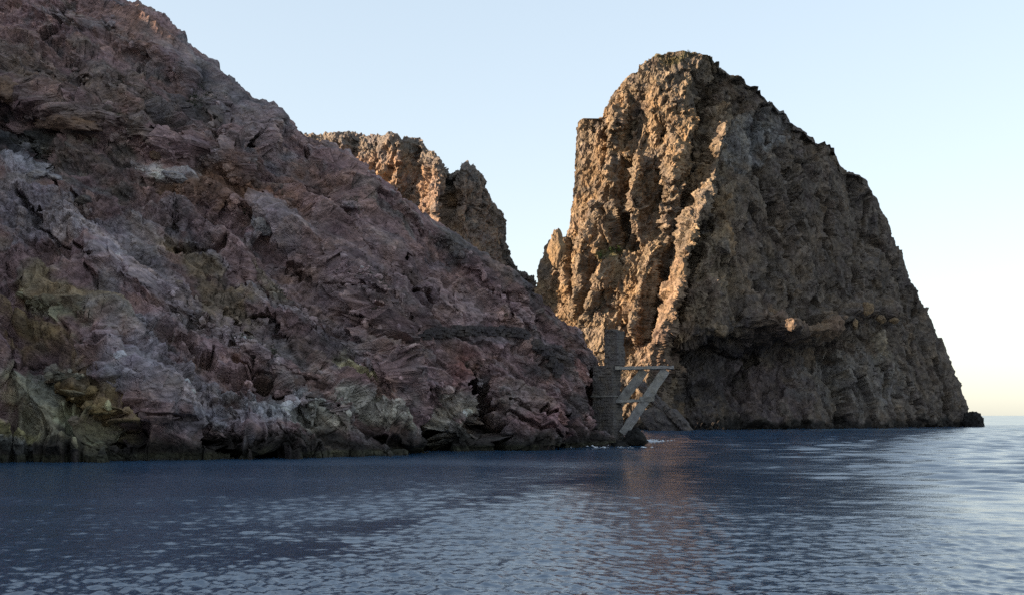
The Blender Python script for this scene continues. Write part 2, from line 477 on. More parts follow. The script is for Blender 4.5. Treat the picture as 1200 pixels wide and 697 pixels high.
patch([.27, .20, .10], 75, 360, 50, 24, 25, .8)
patch([.24, .15, .06], 30, 400, 40, 20, 20, .8)
patch([.36, .36, .22], 60, 372, 28, 12, 25, .7)
patch([.22, .155, .075], 250, 330, 60, 16, 35, .7)
patch([.30, .25, .16], 320, 325, 30, 10, 38, .6)
patch([.27, .18, .075], 112, 462, 62, 20, 32, 1.0)
patch([.33, .31, .17], 70, 480, 70, 34, 20, .7)
patch([.25, .17, .08], 40, 395, 60, 26, 25, .8)
patch([.28, .17, .05], 100, 450, 30, 12, 30, .6)
patch([.34, .33, .26], 50, 455, 40, 22, 20, .9)
patch([.40, .40, .24], 90, 485, 30, 16, 35, .8)
patch([.38, .33, .12], 8, 508, 30, 14, 0, .8)
patch([.42, .43, .44], 18, 522, 26, 9, 10, .7)
patch([.42, .42, .43], 330, 462, 44, 18, 15, .9)
patch([.38, .36, .30], 365, 478, 40, 14, 25, .75)
patch([.37, .355, .28], 440, 475, 46, 9, 28, .75)
patch([.38, .33, .16], 405, 428, 24, 6, 25, .8)
patch([.33, .31, .34], 200, 440, 110, 30, 25, .6)
patch([.13, .10, .10], 60, 420, 60, 10, 28, .6)
patch([.15, .125, .12], 370, 400, 60, 14, 10, .6)
patch([.30, .125, .11], 540, 432, 18, 22, 0, .8)
patch([.34, .31, .26], 540, 490, 22, 34, 0, .8)
patch([.32, .165, .165], 640, 490, 40, 18, 5, .7)
patch([.31, .15, .13], 672, 435, 14, 22, -30, .8)
patch([.26, .22, .19], 600, 470, 30, 24, 0, .5)
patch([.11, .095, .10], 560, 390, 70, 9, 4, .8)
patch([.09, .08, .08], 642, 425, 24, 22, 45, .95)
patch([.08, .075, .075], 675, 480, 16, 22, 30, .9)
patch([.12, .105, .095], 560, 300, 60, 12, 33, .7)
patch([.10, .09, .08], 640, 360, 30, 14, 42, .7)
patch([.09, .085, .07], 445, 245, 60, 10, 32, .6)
patch([.14, .10, .10], 230, 260, 50, 16, 25, .6)
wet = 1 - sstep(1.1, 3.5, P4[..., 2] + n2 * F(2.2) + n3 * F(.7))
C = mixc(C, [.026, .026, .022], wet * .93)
C = mixc(C, [.075, .075, .045], (1 - sstep(.12, .45, np.abs(P4[..., 2] - .35))) * .6)
C *= ((1 + F(.5) * fbm(P4 * F(1.3), 3, 85)) * (1 + F(.42) * hb))[..., None]
C = np.clip(C, .012, .6)

HILL_C = C
M_HILL = rock_mat("hillside_rock", .45, 1.6, 1.3, .22, (.7, 1, 1.3), (0, math.radians(-36), 0), tint=.76)
nr, nc = Y.shape
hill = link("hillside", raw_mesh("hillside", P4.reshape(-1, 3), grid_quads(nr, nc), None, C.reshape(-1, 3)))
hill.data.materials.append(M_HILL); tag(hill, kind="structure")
HP = P4[:NF, 110:].reshape(-1, 3); HN = NRM[:NF, 110:].reshape(-1, 3)
hpx, hpy = proj(HP)
def on_hill(x, y):
    d = (hpx - x) ** 2 + (hpy - y) ** 2
    k = np.argsort(d)[:12]; k = k[np.argmin(HP[k, 1])]
    return HP[k].astype(float), HN[k].astype(float)

# ------------------------------------------------------------------ sea stack
LEFT = [(793, 59), (783, 62), (770, 69), (757, 76), (742, 87), (727, 100), (716, 114), (709, 126), (706, 136), (702, 138), (699, 133), (688, 131), (678, 134),
        (675, 143), (674, 170), (672, 205), (669, 245), (668, 266), (665, 272), (663, 280), (659, 276), (655, 274), (650, 276), (645, 283), (640, 288), (637, 300), (631, 318), (628, 345), (632, 400), (636, 480), (640, 520)]
RIGHT = [(793, 59), (806, 61), (818, 62), (830, 66), (842, 73), (856, 82), (870, 90), (884, 101), (898, 112), (912, 124), (936, 146), (950, 156), (968, 170),
         (985, 187), (996, 200), (999, 197), (1008, 201), (1016, 210), (1020, 222), (1028, 232), (1040, 258), (1048, 280), (1058, 306), (1068, 330), (1084, 358), (1096, 382), (1104, 400),
         (1113, 424), (1122, 446), (1130, 468), (1136, 484), (1140, 491), (1141, 510)]
def side(poly, z, Yz):
    b = (z - CAM_H) / Yz
    # slope -> py
    vv = (b * cp - sp) / (cp + b * sp)
    pyq = 348.5 - FPX * vv
    a = np.array(poly, float)
    ys = a[:, 1].copy()
    for k in range(1, len(ys)): ys[k] = max(ys[k], ys[k - 1] + .5)
    return np.interp(pyq, ys, a[:, 0])
LEFT_S = [(793, 59), (742, 87), (709, 122), (690, 170), (671, 240), (664, 300), (640, 345), (632, 400), (640, 520)]
LEAN = .34; Y0 = 299.0
ZT = (CAM_H + slope(793, 59)[1] * Y0) / (1 - slope(793, 59)[1] * LEAN)
NR, NCF, NCB = 520, 620, 70
tz = np.linspace(0, 1, NR); zz = np.where(tz < .9, tz / .9 * .93, .93 + .07 * np.sin((tz - .9) / .1 * math.pi / 2)) * (ZT + 3) - 3
base = np.interp(zz, [-3, 0, ZT], [Y0, Y0, Y0 + LEAN * ZT])
def smooth1(a, r): return np.convolve(np.pad(a, r, mode='edge'), np.ones(2 * r + 1) / (2 * r + 1), 'valid')
Lx = np.full(NR, 640.0); Ls = Lx; Rx = np.full(NR, 1140.0); W = np.ones(NR)
for it in range(8):
    W = np.clip((smooth1(Rx, 12) - Ls) / 500.0, 0, 1)
    YL = base + 27 * W; YR = base + 104 * W ** 1.2
    Ls = side(LEFT_S, zz, YL); Lx = side(LEFT, zz, YL); Rx = side(RIGHT, zz, YR)
s = np.linspace(0, 1, NCF)
g = s
Dp = np.interp(s, [0, .12, .33, .42, .6, .8, 1], [27, 14, 0, 4, 28, 60, 104])
Dp = np.convolve(np.pad(Dp, 20, mode='edge'), np.ones(41) / 41, 'valid')
Yfr = base[:, None] + Dp[None] * W[:, None]
Rs = smooth1(smooth1(Rx, 14), 14)
kt = sstep(0, .12, 1 - tz); Rs = Rx + (Rs - Rx) * kt
PXf = Ls[:, None] + (Rs - Ls)[:, None] * g[None] + (Lx - Ls)[:, None] * np.exp(-g / .05)[None] * (1 - g)[None] + (Rx - Rs)[:, None] * np.exp(-(1 - g) / .04)[None] * g[None]
sb = np.linspace(0, 1, NCB + 2)[1:-1]
Ybk = YR[:, None] + (YL - YR)[:, None] * sb[None] + 75 * W[:, None] * np.sin(math.pi * sb)[None]
PXb = Rx[:, None] + (Lx - Rx)[:, None] * sb[None]
Y = np.concatenate([Yfr, Ybk], 1); PX = np.concatenate([PXf, PXb], 1); Z = np.broadcast_to(zz[:, None], Y.shape)
P = np.stack([(PX - 600) / FPX * (Y * cp + (Z - CAM_H) * sp), Y, Z], -1).astype(F)
def wrap_normals(P):
    Q = np.concatenate([P[:, -2:], P, P[:, :2]], 1)
    n = grid_normals(Q)[:, 2:-2]
    if n[NR // 2, NCF // 2, 1] > 0: n = -n
    return n
NRM = wrap_normals(P)
px, py = proj(P)
wob = np.stack([fbm(P * F(.05), 3, 121), fbm(P * F(.05), 3, 122), fbm(P * F(.05), 3, 123)], -1)
fine = np.stack([fbm(P * F(.3), 3, 124), fbm(P * F(.3), 3, 125), fbm(P * F(.3), 3, 126)], -1)
wpx = px + 7 * wob[..., 0] + 4 * fine[..., 0]; wpy = py + 7 * wob[..., 1] + 4 * fine[..., 1]
front = np.zeros(Y.shape, F); front[:, :NCF] = (sstep(0, .05, s) * sstep(0, .04, 1 - s))[None]
D = np.zeros(Y.shape, F)
def rib(pts, wd, amp):
    carve(pts, wd, -amp)
carve([(706, 136), (709, 180), (711, 225), (713, 300)], 4, 4.5)
carve([(738, 200), (731, 235), (735, 262), (740, 285)], 10, 8.5)
carve([(775, 150), (764, 172), (768, 200), (768, 270)], 10, 6.5)
carve([(836, 96), (828, 130), (820, 170), (808, 215), (793, 255), (780, 300), (768, 350), (757, 398)], 8, 9.0)
carve([(822, 262), (812, 302), (801, 350), (788, 412)], 6, 7.0)
carve([(757, 112), (748, 145), (742, 180)], 4, 3.0)
carve([(690, 290), (688, 330), (676, 372)], 5, 3.5)
carve([(716, 352), (724, 380), (730, 410)], 11, 5.0)
carve([(668, 275), (667, 300), (663, 345)], 3, 3.5)
rib([(842, 108), (838, 150), (830, 194), (814, 236), (806, 272), (798, 330), (786, 380), (770, 430), (762, 470)], 7, 5.5)
rib([(752, 190), (745, 230), (752, 280)], 6, 5.0)
rib([(728, 130), (716, 190), (722, 240), (704, 300)], 6, 4.0)
rib([(790, 180), (782, 230), (776, 280), (758, 330), (745, 390)], 6, 4.5)
rib([(700, 240), (684, 300), (674, 350)], 6, 2.6)
rib([(850, 230), (838, 300), (828, 360)], 10, 3.0)
# right-hand face: cracks, ledge, undercut foot
carve([(1004, 200), (1007, 250), (1006, 310)], 3, 3.5)
carve([(1062, 455), (1074, 480), (1082, 500)], 5, 3.5)
carve([(930, 170), (938, 230), (946, 300)], 4, 2.0)
carve([(880, 130), (900, 190), (905, 260)], 4, 2.0)
carve([(985, 440), (990, 500)], 3, 2.0)
LEDGE = [(770, 440), (785, 404), (812, 396), (838, 390), (862, 386), (885, 398), (915, 402), (945, 396), (985, 390), (1010, 386)]
dl, sl2, tl = poly_dist(wpx, wpy, LEDGE)
D -= (sstep(-2, 16, -dl * sl2) * np.clip(1.15 - dl / 135, 0, 1) * np.interp(px, [765, 790, 840, 890, 940, 1010], [0, 9, 15, 12, 5, 0]) * front * (py > 370)).astype(F)
carve([(800, 430), (795, 505)], 18, 7.0)
bulge([(862, 372), (885, 392), (915, 398), (950, 390), (985, 378), (1012, 368), (1046, 376)], 26, 7.0, 4)
rib([(882, 366), (890, 390)], 13, 8.0)
rib([(915, 384), (932, 396)], 10, 6)
rib([(950, 380), (975, 384)], 6, 2.5)
rib([(930, 400), (940, 450), (960, 495)], 16, 3.0)
rib([(990, 400), (1010, 450), (1030, 498)], 14, 2.5)
rib([(1012, 372), (1030, 410), (1042, 440)], 9, 2.5)
for k in range(48):
    x0 = 860 + rng.random() * 230; y0 = 120 + rng.random() * 330; ln = 30 + rng.random() * 70; sl_ = rng.normal(.12, .18)
    carve([(x0, y0), (x0 + sl_ * ln * .5 + rng.normal(0, 3), y0 + ln * .5), (x0 + sl_ * ln, y0 + ln)], 2.0 + rng.random() * 4, (1.2 + rng.random() * 2.4) * (1 if k % 4 else -1))
for k in range(30):
    x0 = 690 + rng.random() * 150; y0 = 110 + rng.random() * 270; ln = 30 + rng.random() * 60; sl_ = rng.normal(-.3, .15)
    carve([(x0, y0), (x0 + sl_ * ln * .5 + rng.normal(0, 3), y0 + ln * .5), (x0 + sl_ * ln, y0 + ln)], 2.0 + rng.random() * 2.5, (1.0 + rng.random() * 2.0) * (1 if k % 3 else -1))
P2 = P + unit(NRM * np.array([1, 1, .2], F)) * D[..., None]
def sn(Q, r): return unit(blur(wrap_normals(Q), r))
NRM = sn(P2, 8)
edge = np.ones(Y.shape, F); edge[:, :NCF] = (.35 + .65 * sstep(0, .04, s) * sstep(0, .03, 1 - s))[None]
edge *= (.25 + .75 * sstep(0, .05, 1 - tz))[:, None]
# flutes run down and to the left on the lit face, near upright on the seaward one
SH = np.array([[1, 0, 0], [0, 1, 0], [.22, 0, 1]], F)
def flute(p, st):
    q = p @ np.linalg.inv(SH).astype(F).T if False else np.stack([p[..., 0] - F(.22) * p[..., 2], p[..., 1], p[..., 2] / F(st)], -1)
    return q.astype(F)
ww = P2 + F(2.5) * wob + F(1.0) * fine
big = ridged(flute(ww, 3.5) * F(1 / 13.0), 4, 131, .5)
h1, c1 = facet(flute(ww, 2.0) * F(1 / 8.0), 141, 1.6)
h2, c2 = facet(flute(ww + F(.8) * fine, 1.7) * F(1 / 3.6), 142, 1.6)
sea_side = sstep(830, 880, px)
D2 = big * F(2.3) + h1 * (F(1.0) + F(.9) * sea_side) + h2 * F(.55) - F(.5) * (1 - sstep(0, .05, c1)) * sea_side
P3 = P2 + NRM * (D2 * edge)[..., None]
NRM = sn(P3, 3)
rg = ridged(flute(P3 + F(.4) * fine, 2.0) * F(1 / 3.4), 5, 150, .6)
h3, c3 = facet(flute(P3, 1.6) * F(1 / 1.6), 143, 1.6)
D3 = (rg * F(.8) + h3 * F(.3)) * (1 - F(.45) * sea_side)
P4 = P3 + NRM * (D3 * (.5 + .5 * edge))[..., None]
P4[0, :, 2] = -3
n1 = fbm(P4 * np.array([1, 1, .4], F) * F(1 / 14.), 5, 181); n2 = fbm(P4 * F(1 / 6.), 5, 182); n3 = fbm(P4 * F(1 / 2.), 4, 183); hb = np.clip(h2, -1, 1) * F(.6) + np.clip(h1, -1, 1) * F(.6)
C = np.zeros(P4.shape, F) + np.array([.27, .205, .145], F)
C = mixc(C, [.33, .225, .135], sstep(0, .45, n1))
C = mixc(C, [.18, .15, .125], sstep(.05, .5, n2) * .8)
C = mixc(C, [.36, .29, .20], sstep(.2, .6, n3) * .6)
C = mixc(C, [.155, .132, .12], sstep(835, 885, px) * .7)           # lichen tone on the seaward face, darkened to paint in its shade
C = mixc(C, [.17, .15, .125], (1 - sstep(60, 130, py)) * .5)
def patch2(col, cx, cy, rx, ry, an=0, k=1.0):
    patch(col, cx, cy, rx, ry, an, k)
patch([.30, .30, .30], 875, 170, 26, 30, 50, .5)
patch([.27, .28, .29], 905, 150, 20, 30, 40, .4)
patch([.30, .24, .17], 1030, 405, 9, 26, -18, .9)
patch([.34, .22, .13], 890, 380, 16, 16, 0, .8)
patch([.34, .22, .13], 935, 388, 26, 10, -8, .8)
patch([.06, .054, .06], 850, 445, 80, 58, 0, .85)  # shade of the undercut foot painted in as near-black rock colour
patch([.22, .155, .15], 920, 460, 40, 30, 0, .4)
patch([.27, .25, .23], 1000, 450, 50, 30, 0, .5)
patch([.36, .22, .13], 780, 370, 30, 60, 15, .5)
patch([.09, .115, .04], 718, 296, 16, 7, -30, .7)
patch([.16, .15, .05], 790, 66, 22, 5, -10, .6)
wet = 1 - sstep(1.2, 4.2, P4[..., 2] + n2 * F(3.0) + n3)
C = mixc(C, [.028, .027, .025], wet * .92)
C *= ((1 + F(.5) * fbm(P4 * F(.7), 3, 185)) * (1 + F(.3) * hb))[..., None]
C = np.clip(C, .012, .6)
M_STACK = rock_mat("stack_rock", .6, 1.4, .75, .45, (1, 1, .55))
nr, nc = Y.shape
q = grid_quads(nr, nc, True)
top = (nr - 1) * nc
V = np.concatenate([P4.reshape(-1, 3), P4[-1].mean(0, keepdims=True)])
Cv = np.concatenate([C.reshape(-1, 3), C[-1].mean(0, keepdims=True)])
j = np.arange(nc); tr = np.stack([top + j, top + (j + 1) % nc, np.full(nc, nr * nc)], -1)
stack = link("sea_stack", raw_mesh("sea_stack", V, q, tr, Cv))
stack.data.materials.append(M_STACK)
tag(stack, "tall domed sea stack rising from the water, its ribbed left face lit orange", "sea stack")
SP = P4[:, :NCF].reshape(-1, 3); SN = NRM[:, :NCF].reshape(-1, 3); spx, spy = proj(SP)
def on_stack(x, y):
    d = (spx - x) ** 2 + (spy - y) ** 2
    k = np.argsort(d)[:12]; k = k[np.argmin(SP[k, 1])]
    return SP[k].astype(float), SN[k].astype(float)

# ------------------------------------------------------------------ crag behind the hillside
TOP = [(330, 158), (352, 155), (372, 157), (384, 153), (395, 155), (410, 154), (424, 157), (438, 158), (452, 157), (466, 158), (478, 161), (488, 163), (494, 167), (498, 174),
       (506, 176), (512, 183), (516, 188), (519, 197), (524, 202), (529, 203), (535, 200), (541, 194), (548, 191), (555, 194), (562, 200), (565, 206), (567, 214), (573, 226), (578, 236), (584, 243), (589, 252), (590, 262), (588, 272),
       (590, 282), (595, 288), (597, 300), (600, 306), (603, 312), (612, 318), (626, 324)]
ta = np.array(TOP, float)
ta[:, 0] = np.maximum.accumulate(ta[:, 0] + np.arange(len(ta)) * .01)
arc = np.concatenate([[0], np.cumsum(np.hypot(*np.diff(ta, axis=0).T))])
NCc, NFc, NBc = 420, 260, 30
aa = np.linspace(0, arc[-1], NCc)
tpx = np.interp(aa, arc, ta[:, 0]); tpy = np.interp(aa, arc, ta[:, 1]) + jit(aa, .16, 3.0, 205)
dep = np.interp(tpx, [330, 380, 425, 468, 474, 489, 514, 520, 526, 545, 570, 600, 626], [22, 16, 9, 3, 8, 7, -4, 2, 6, 2, 8, 22, 34])
dep = np.convolve(np.pad(dep, 4, mode='edge'), np.ones(9) / 9, 'valid')
Yt = 332 + dep
vz = np.linspace(0, 1, NFc)
ztop = CAM_H + slope(tpx, tpy)[1] * (Yt + 6)
zlow = 8.0
pv = np.interp(vz, [0, .5, .86, .95, 1], [0, .56, .9, .965, 1])
Zc = zlow + (ztop - zlow)[None] * pv[:, None]
lean = np.interp(vz, [0, .5, .86, .95, 1], [-14, -6, 0, 2.0, 6.0])
Yc = Yt[None] + lean[:, None]
tb = np.linspace(0, 1, NBc + 1)[1:]
thick = np.interp(tpx, [330, 500, 600, 626], [55, 50, 30, 12])
Ybk = (Yt + 6)[None] + thick[None] * tb[:, None]
Zbk = ztop[None] - (ztop - zlow)[None] * tb[:, None] ** 2.2 - .2
Y = np.concatenate([Yc, Ybk]); Z = np.concatenate([Zc, Zbk])
X = ((tpx - 600) / FPX)[None] * (Y * cp + (Z - CAM_H) * sp)
P = np.stack([X, Y, Z], -1).astype(F)
def cr_n(P):
    n = grid_normals(P)
    if n[NFc // 2, NCc // 2, 1] > 0: n = -n
    return n
NRM = cr_n(P); px, py = proj(P)
wob = np.stack([fbm(P * F(.05), 3, 221), fbm(P * F(.05), 3, 222), fbm(P * F(.05), 3, 223)], -1)
fine = np.stack([fbm(P * F(.3), 3, 224), fbm(P * F(.3), 3, 225), fbm(P * F(.3), 3, 226)], -1)
wpx = px + 5 * wob[..., 0] + 3 * fine[..., 0]; wpy = py + 5 * wob[..., 1] + 3 * fine[..., 1]
front = np.ones(Y.shape, F); front[NFc - 14:] = 0
D = np.zeros(Y.shape, F)
carve([(440, 170), (437, 210), (430, 260)], 3, 2.5)
carve([(488, 175), (486, 200), (478, 230)], 5, 3.0)
carve([(415, 165), (412, 190), (402, 220)], 3, 2.0)
carve([(528, 205), (527, 240), (522, 262)], 3.5, 3.0)
carve([(546, 247), (552, 254)], 5, 3.0)
carve([(566, 225), (562, 250)], 3, 2.0)
carve([(462, 176), (455, 205), (446, 235)], 3, 1.8)
bulge([(520, 240), (540, 243), (566, 256), (580, 270)], 0.1 + 18, -3.0, 3)
for k in range(22):
    x0 = 385 + rng.random() * 205; y0 = 165 + rng.random() * 90; ln = 18 + rng.random() * 40
    carve([(x0, y0), (x0 - ln * .2, y0 + ln)], 1.6 + rng.random() * 2, (.8 + rng.random() * 1.4) * (1 if k % 3 else -1))
P2 = P + unit(NRM * np.array([1, 1, .2], F)) * D[..., None]
NRM = unit(blur(cr_n(P2), 5))
cr = np.concatenate([np.ones(NFc - 20), np.linspace(1, .4, 20), np.full(NBc, .4)]).astype(F)[:, None]
ww = P2 + F(2.5) * wob + fine
big = ridged(flute(ww, 3.0) * F(1 / 11.0), 4, 231)
h1, c1 = facet(flute(ww, 1.8) * F(1 / 6.5), 241, 1.6)
h2, c2 = facet(flute(ww, 1.5) * F(1 / 3.0), 242, 1.6)
P3 = P2 + NRM * ((big * F(1.8) + h1 * F(.9) + h2 * F(.6)) * cr)[..., None]; NRM = unit(blur(cr_n(P3), 3))
h3, c3 = facet(flute(P3, 1.5) * F(1 / 1.5), 243, 1.6)
P4 = P3 + NRM * ((h3 * F(.35) + ridged(flute(P3, 1.8) * F(1 / 3.2), 5, 250, .6) * F(.8)) * (.4 + .6 * cr))[..., None]
n1 = fbm(P4 * F(1 / 10.), 4, 281); n2 = fbm(P4 * F(1 / 4.), 4, 282); n3 = n2
C = np.zeros(P4.shape, F) + np.array([.29, .20, .145], F)
C = mixc(C, [.35, .22, .13], sstep(0, .4, n1)); C = mixc(C, [.17, .145, .13], sstep(.1, .5, n2) * .8)
C = mixc(C, [.15, .145, .135], sstep(NFc - 46, NFc - 18, np.arange(Y.shape[0], dtype=F))[:, None] * .7 * np.ones_like(n1))
C = mixc(C, [.17, .155, .145], sstep(520, 560, px) * .5)
C = np.clip(C * (1 + F(.45) * fbm(P4 * F(.7), 3, 285))[..., None], .012, .6)
crag = link("crag", raw_mesh("crag", P4.reshape(-1, 3), grid_quads(*Y.shape), None, C.reshape(-1, 3)))
crag.data.materials.append(rock_mat("crag_rock", .6, 1.4, .75, .4, (1, 1, .55), tint=.82))
tag(crag, "rugged rock crag with a notched skyline standing behind the hillside ridge", "crag")
#===PART3
# ------------------------------------------------------------------ sea
def wave_h(x, y, cell):
    """sum of wind waves; those shorter than the mesh can carry are left to the material's ripples"""
    r = np.random.default_rng(5)
    h = np.zeros(x.shape, F); lost = np.zeros(x.shape, F)
    # slicks: long lazy bands where the chop is damped
    q = np.stack([x * .018 + y * .006, y * .030, np.zeros_like(x)], -1)
    band = fbm(q, 3, 301)
    q2 = np.stack([x * .05, y * .09, np.zeros_like(x)], -1)
    b2 = fbm(q2, 3, 305)
    calm = sstep(-.25, .35, band + .35 * b2)
    sl_ = [(a_ * 4 / -b_, 4 / -b_) for a_, b_ in (slope(X_, Y_) for X_, Y_ in [(330, 655), (400, 632), (470, 610), (540, 592), (610, 575), (680, 563), (740, 556), (800, 545)])]
    ds, _, _ = poly_dist(x, y, sl_)
    slick = 1 - .62 * sstep(-.55, .35, fbm(q2 * F(2.2), 4, 313) + .15) * np.exp(-(ds / (.8 + .026 * y + 3.0 * b2 + 1.6 * fbm(q2 * F(4), 3, 309))) ** 2).astype(F)
    lee = 1 + 1.2 * sstep(-8, 10, -x)
    swell = sstep(5, 40, x)                                   # rougher water out of the lee of the hill
    for k in range(150):
        lam = .26 * (8 / .26) ** (r.random() ** 1.8)
        a = math.radians(245 + r.normal(0, 30))
        kx, ky = math.cos(a) * 2 * math.pi / lam, math.sin(a) * 2 * math.pi / lam
        amp = .0026 * lam ** .6 * (.6 + .8 * r.random())
        ph = r.random() * 6.28
        m = np.clip((lam - 2.2 * cell) / (1.5 * cell), 0, 1)
        s_ = np.sin(kx * x + ky * y + ph)
        k2 = (.55 + .65 * calm) * slick * lee if lam < 2.2 else (.25 + 2.6 * swell)
        h += F(amp) * m * s_ * k2
        lost += F((amp * 2 * math.pi / lam) ** 2 * .5) * (1 - m) * k2 ** 2
    return h, lost, slick

def sea_mesh():
    th = np.concatenate([np.radians(np.linspace(-36, 36, 1000)), np.radians(np.linspace(36, 324, 120)[1:-1])])
    rr = np.concatenate([np.linspace(.5, 14, 10, endpoint=False), 14 * (520 / 14) ** np.linspace(0, 1, 1150, endpoint=False), np.geomspace(520, 45000, 60)])
    R, T = np.meshgrid(rr, th, indexing='ij')
    x = (R * np.sin(T)).astype(F); y = (R * np.cos(T)).astype(F)
    cell = np.broadcast_to(np.gradient(rr)[:, None], R.shape).copy()
    cell = np.maximum(cell, R * np.abs(np.gradient(np.unwrap(th)))[None] * .5).astype(F)
    z, lost, slick = wave_h(x, y, cell)
    z *= (R < 3000)


    V = np.stack([x, y, z], -1)
    n, m = R.shape
    V = V.reshape(-1, 3); q = grid_quads(n, m, True)
    c = len(V); V = np.concatenate([V, [[0, 0, 0]]]).astype(F)
    j = np.arange(m); t = np.stack([np.full(m, c), j, (j + 1) % m], -1)
    rg = np.concatenate([np.sqrt(np.sqrt(2 * lost * .02 + .000004)).ravel(), [.2]])
    return raw_mesh("sea", V, q[:, ::-1], t[:, ::-1], np.stack([rg, np.concatenate([slick.ravel(), [1]]), rg], -1), True)
sea = link("sea", sea_mesh()); tag(sea, kind="structure")
m, t, b = nt_new("sea_water")
b.inputs["Base Color"].default_value = (.012, .046, .095, 1)
a_ = t.nodes.new("ShaderNodeAttribute"); a_.attribute_name = "Col"; sc_ = t.nodes.new("ShaderNodeSeparateColor"); t.links.new(a_.outputs["Color"], sc_.inputs[0]); t.links.new(sc_.outputs[0], b.inputs["Roughness"])
b.inputs["Roughness"].default_value = .07; b.inputs["Specular IOR Level"].default_value = .75; b.inputs["IOR"].default_value = 1.75
tc = t.nodes.new("ShaderNodeTexCoord").outputs["Object"]
na = noise(t, tc, 9, 2, .6, (1, 1.5, 1)); nb = noise(t, tc, 2.6, 3, .55, (1, 1.6, 1))
ma = t.nodes.new("ShaderNodeMath"); ma.operation = 'MULTIPLY_ADD'; ma.inputs[1].default_value = 1.6
t.links.new(nb.outputs[0], ma.inputs[0]); t.links.new(na.outputs[0], ma.inputs[2])
bp = t.nodes.new("ShaderNodeBump"); bp.inputs["Strength"].default_value = 1.0; bp.inputs["Distance"].default_value = .009
t.links.new(sc_.outputs[1], bp.inputs["Strength"]); t.links.new(ma.outputs[0], bp.inputs["Height"]); t.links.new(bp.outputs[0], b.inputs["Normal"])
sea.data.materials.append(m)

#===PART4
# ------------------------------------------------------------------ helpers for single things
def shell(name, bm_parts, mat, parent=None, smooth=False):
    """bm_parts: list of (verts, faces) joined into ONE mesh object"""
    vs, fs, k = [], [], 0
    for v_, f_ in bm_parts:
        vs += [tuple(map(float, p)) for p in v_]; fs += [tuple(i + k for i in f) for f in f_]; k += len(v_)
    me = bpy.data.meshes.new(name); me.from_pydata(vs, [], fs); me.update()
    me.materials.append(mat)
    return link(name, me, parent)

def empty(name, loc):
    o = bpy.data.objects.new(name, None); o.location = loc; o.empty_display_size = .5; COL.objects.link(o); return o

def rough_box(c, ax, ay, az, hx, hy, hz, n=(8, 8, 8), amp=.05, seed=0, taper=1.0, cells=0, cell=(.5, .3)):
    """box with subdivided faces, each pushed in and out (worn edges, courses of stone)"""
    vs = []; fs = []
    c = np.array(c, float); A_ = [np.array(a, float) for a in (ax, ay, az)]; H = (hx, hy, hz)
    for axis in range(3):
        for sg in (-1, 1):
            u, w_ = [(1, 2), (2, 0), (0, 1)][axis]
            nu, nw = n[u], n[w_]
            k = len(vs)
            for i in range(nu + 1):
                for j in range(nw + 1):
                    q = [0, 0, 0]; q[axis] = sg; q[u] = -1 + 2 * i / nu; q[w_] = -1 + 2 * j / nw
                    vs.append(q)
            for i in range(nu):
                for j in range(nw):
                    a = k + i * (nw + 1) + j
                    f = (a, a + nw + 1, a + nw + 2, a + 1)
                    fs.append(f if sg > 0 else f[::-1])
    q = np.array(vs, float)
    hh = q * np.array(H)
    tp = 1 + (taper - 1) * (q[:, 2] + 1) / 2
    hh[:, 0] *= tp; hh[:, 1] *= tp
    W_ = c + hh[:, :1] * A_[0] + hh[:, 1:2] * A_[1] + hh[:, 2:] * A_[2]
    nrm = unit((np.sign(q) * (np.abs(q) ** 6)).astype(F))
    nrm = nrm[:, :1] * A_[0] + nrm[:, 1:2] * A_[1] + nrm[:, 2:] * A_[2]
    pw = (W_ + seed * 17.3).astype(F)
    d = fbm(pw * F(.9), 4, 400 + seed) * amp * 1.5
    if cells:
        # coursed masonry: each stone its own small set-back
        h_ = hh[:, 2] / cell[1]; row = np.floor(h_)
        run = (hh[:, 0] + hh[:, 1]) / cell[0] + .5 * (row % 2); st = np.floor(run)
        hv = tri(hsh(st.astype(np.int64) + 50, row.astype(np.int64) + 50, np.full(len(q), seed, np.int64), 7))[0]
        joint = np.minimum(np.minimum(h_ - row, 1 - (h_ - row)) * cell[1], np.minimum(run - st, 1 - (run - st)) * cell[0])
        d = d + cells * hv - .05 * (joint < .045)
    W_ = W_ + nrm * d[:, None]
    return W_, fs

def stone_mesh(name, seed, r=(1, 1, 1), level=3, amp=.35, parent=None):
    import bmesh
    bm = bmesh.new(); bmesh.ops.create_icosphere(bm, subdivisions=level, radius=1)
    V = np.array([v_.co[:] for v_ in bm.verts], F)
    h, c_ = facet(V * F(1.1) + F(seed * 5.7), 500 + seed, 1.5); h2, _ = facet(V * F(2.6) + F(seed * 3.1), 530 + seed, 1.5)
    # planes cut off a lump, then chips
    rr_ = np.ones(len(V)); r0 = np.random.default_rng(seed)
    for k in range(14):
        n_ = r0.normal(size=3); n_ /= np.linalg.norm(n_); off = r0.uniform(.55, .85)
        dd = V @ n_; rr_ = np.where(dd * rr_ > off, off / np.maximum(dd, 1e-3), rr_)
    rr_ = rr_ * (1 + amp * .35 * h + amp * .2 * h2 + amp * .2 * fbm(V * F(2.2) + F(seed), 4, 560 + seed))
    V = V * rr_[:, None] * np.array(r)
    for v_, p in zip(bm.verts, V): v_.co = p
    me = bpy.data.meshes.new(name); bm.to_mesh(me); bm.free()
    return me

def rock(name, loc, r, seed, mat, label, cat="rock", rot=(0, 0, 0), level=4, group=None):
    o = link(name, stone_mesh(name, seed, r, level)); o.location = loc; o.rotation_euler = rot
    o.data.materials.append(mat); tag(o, label, cat, group)
    return o

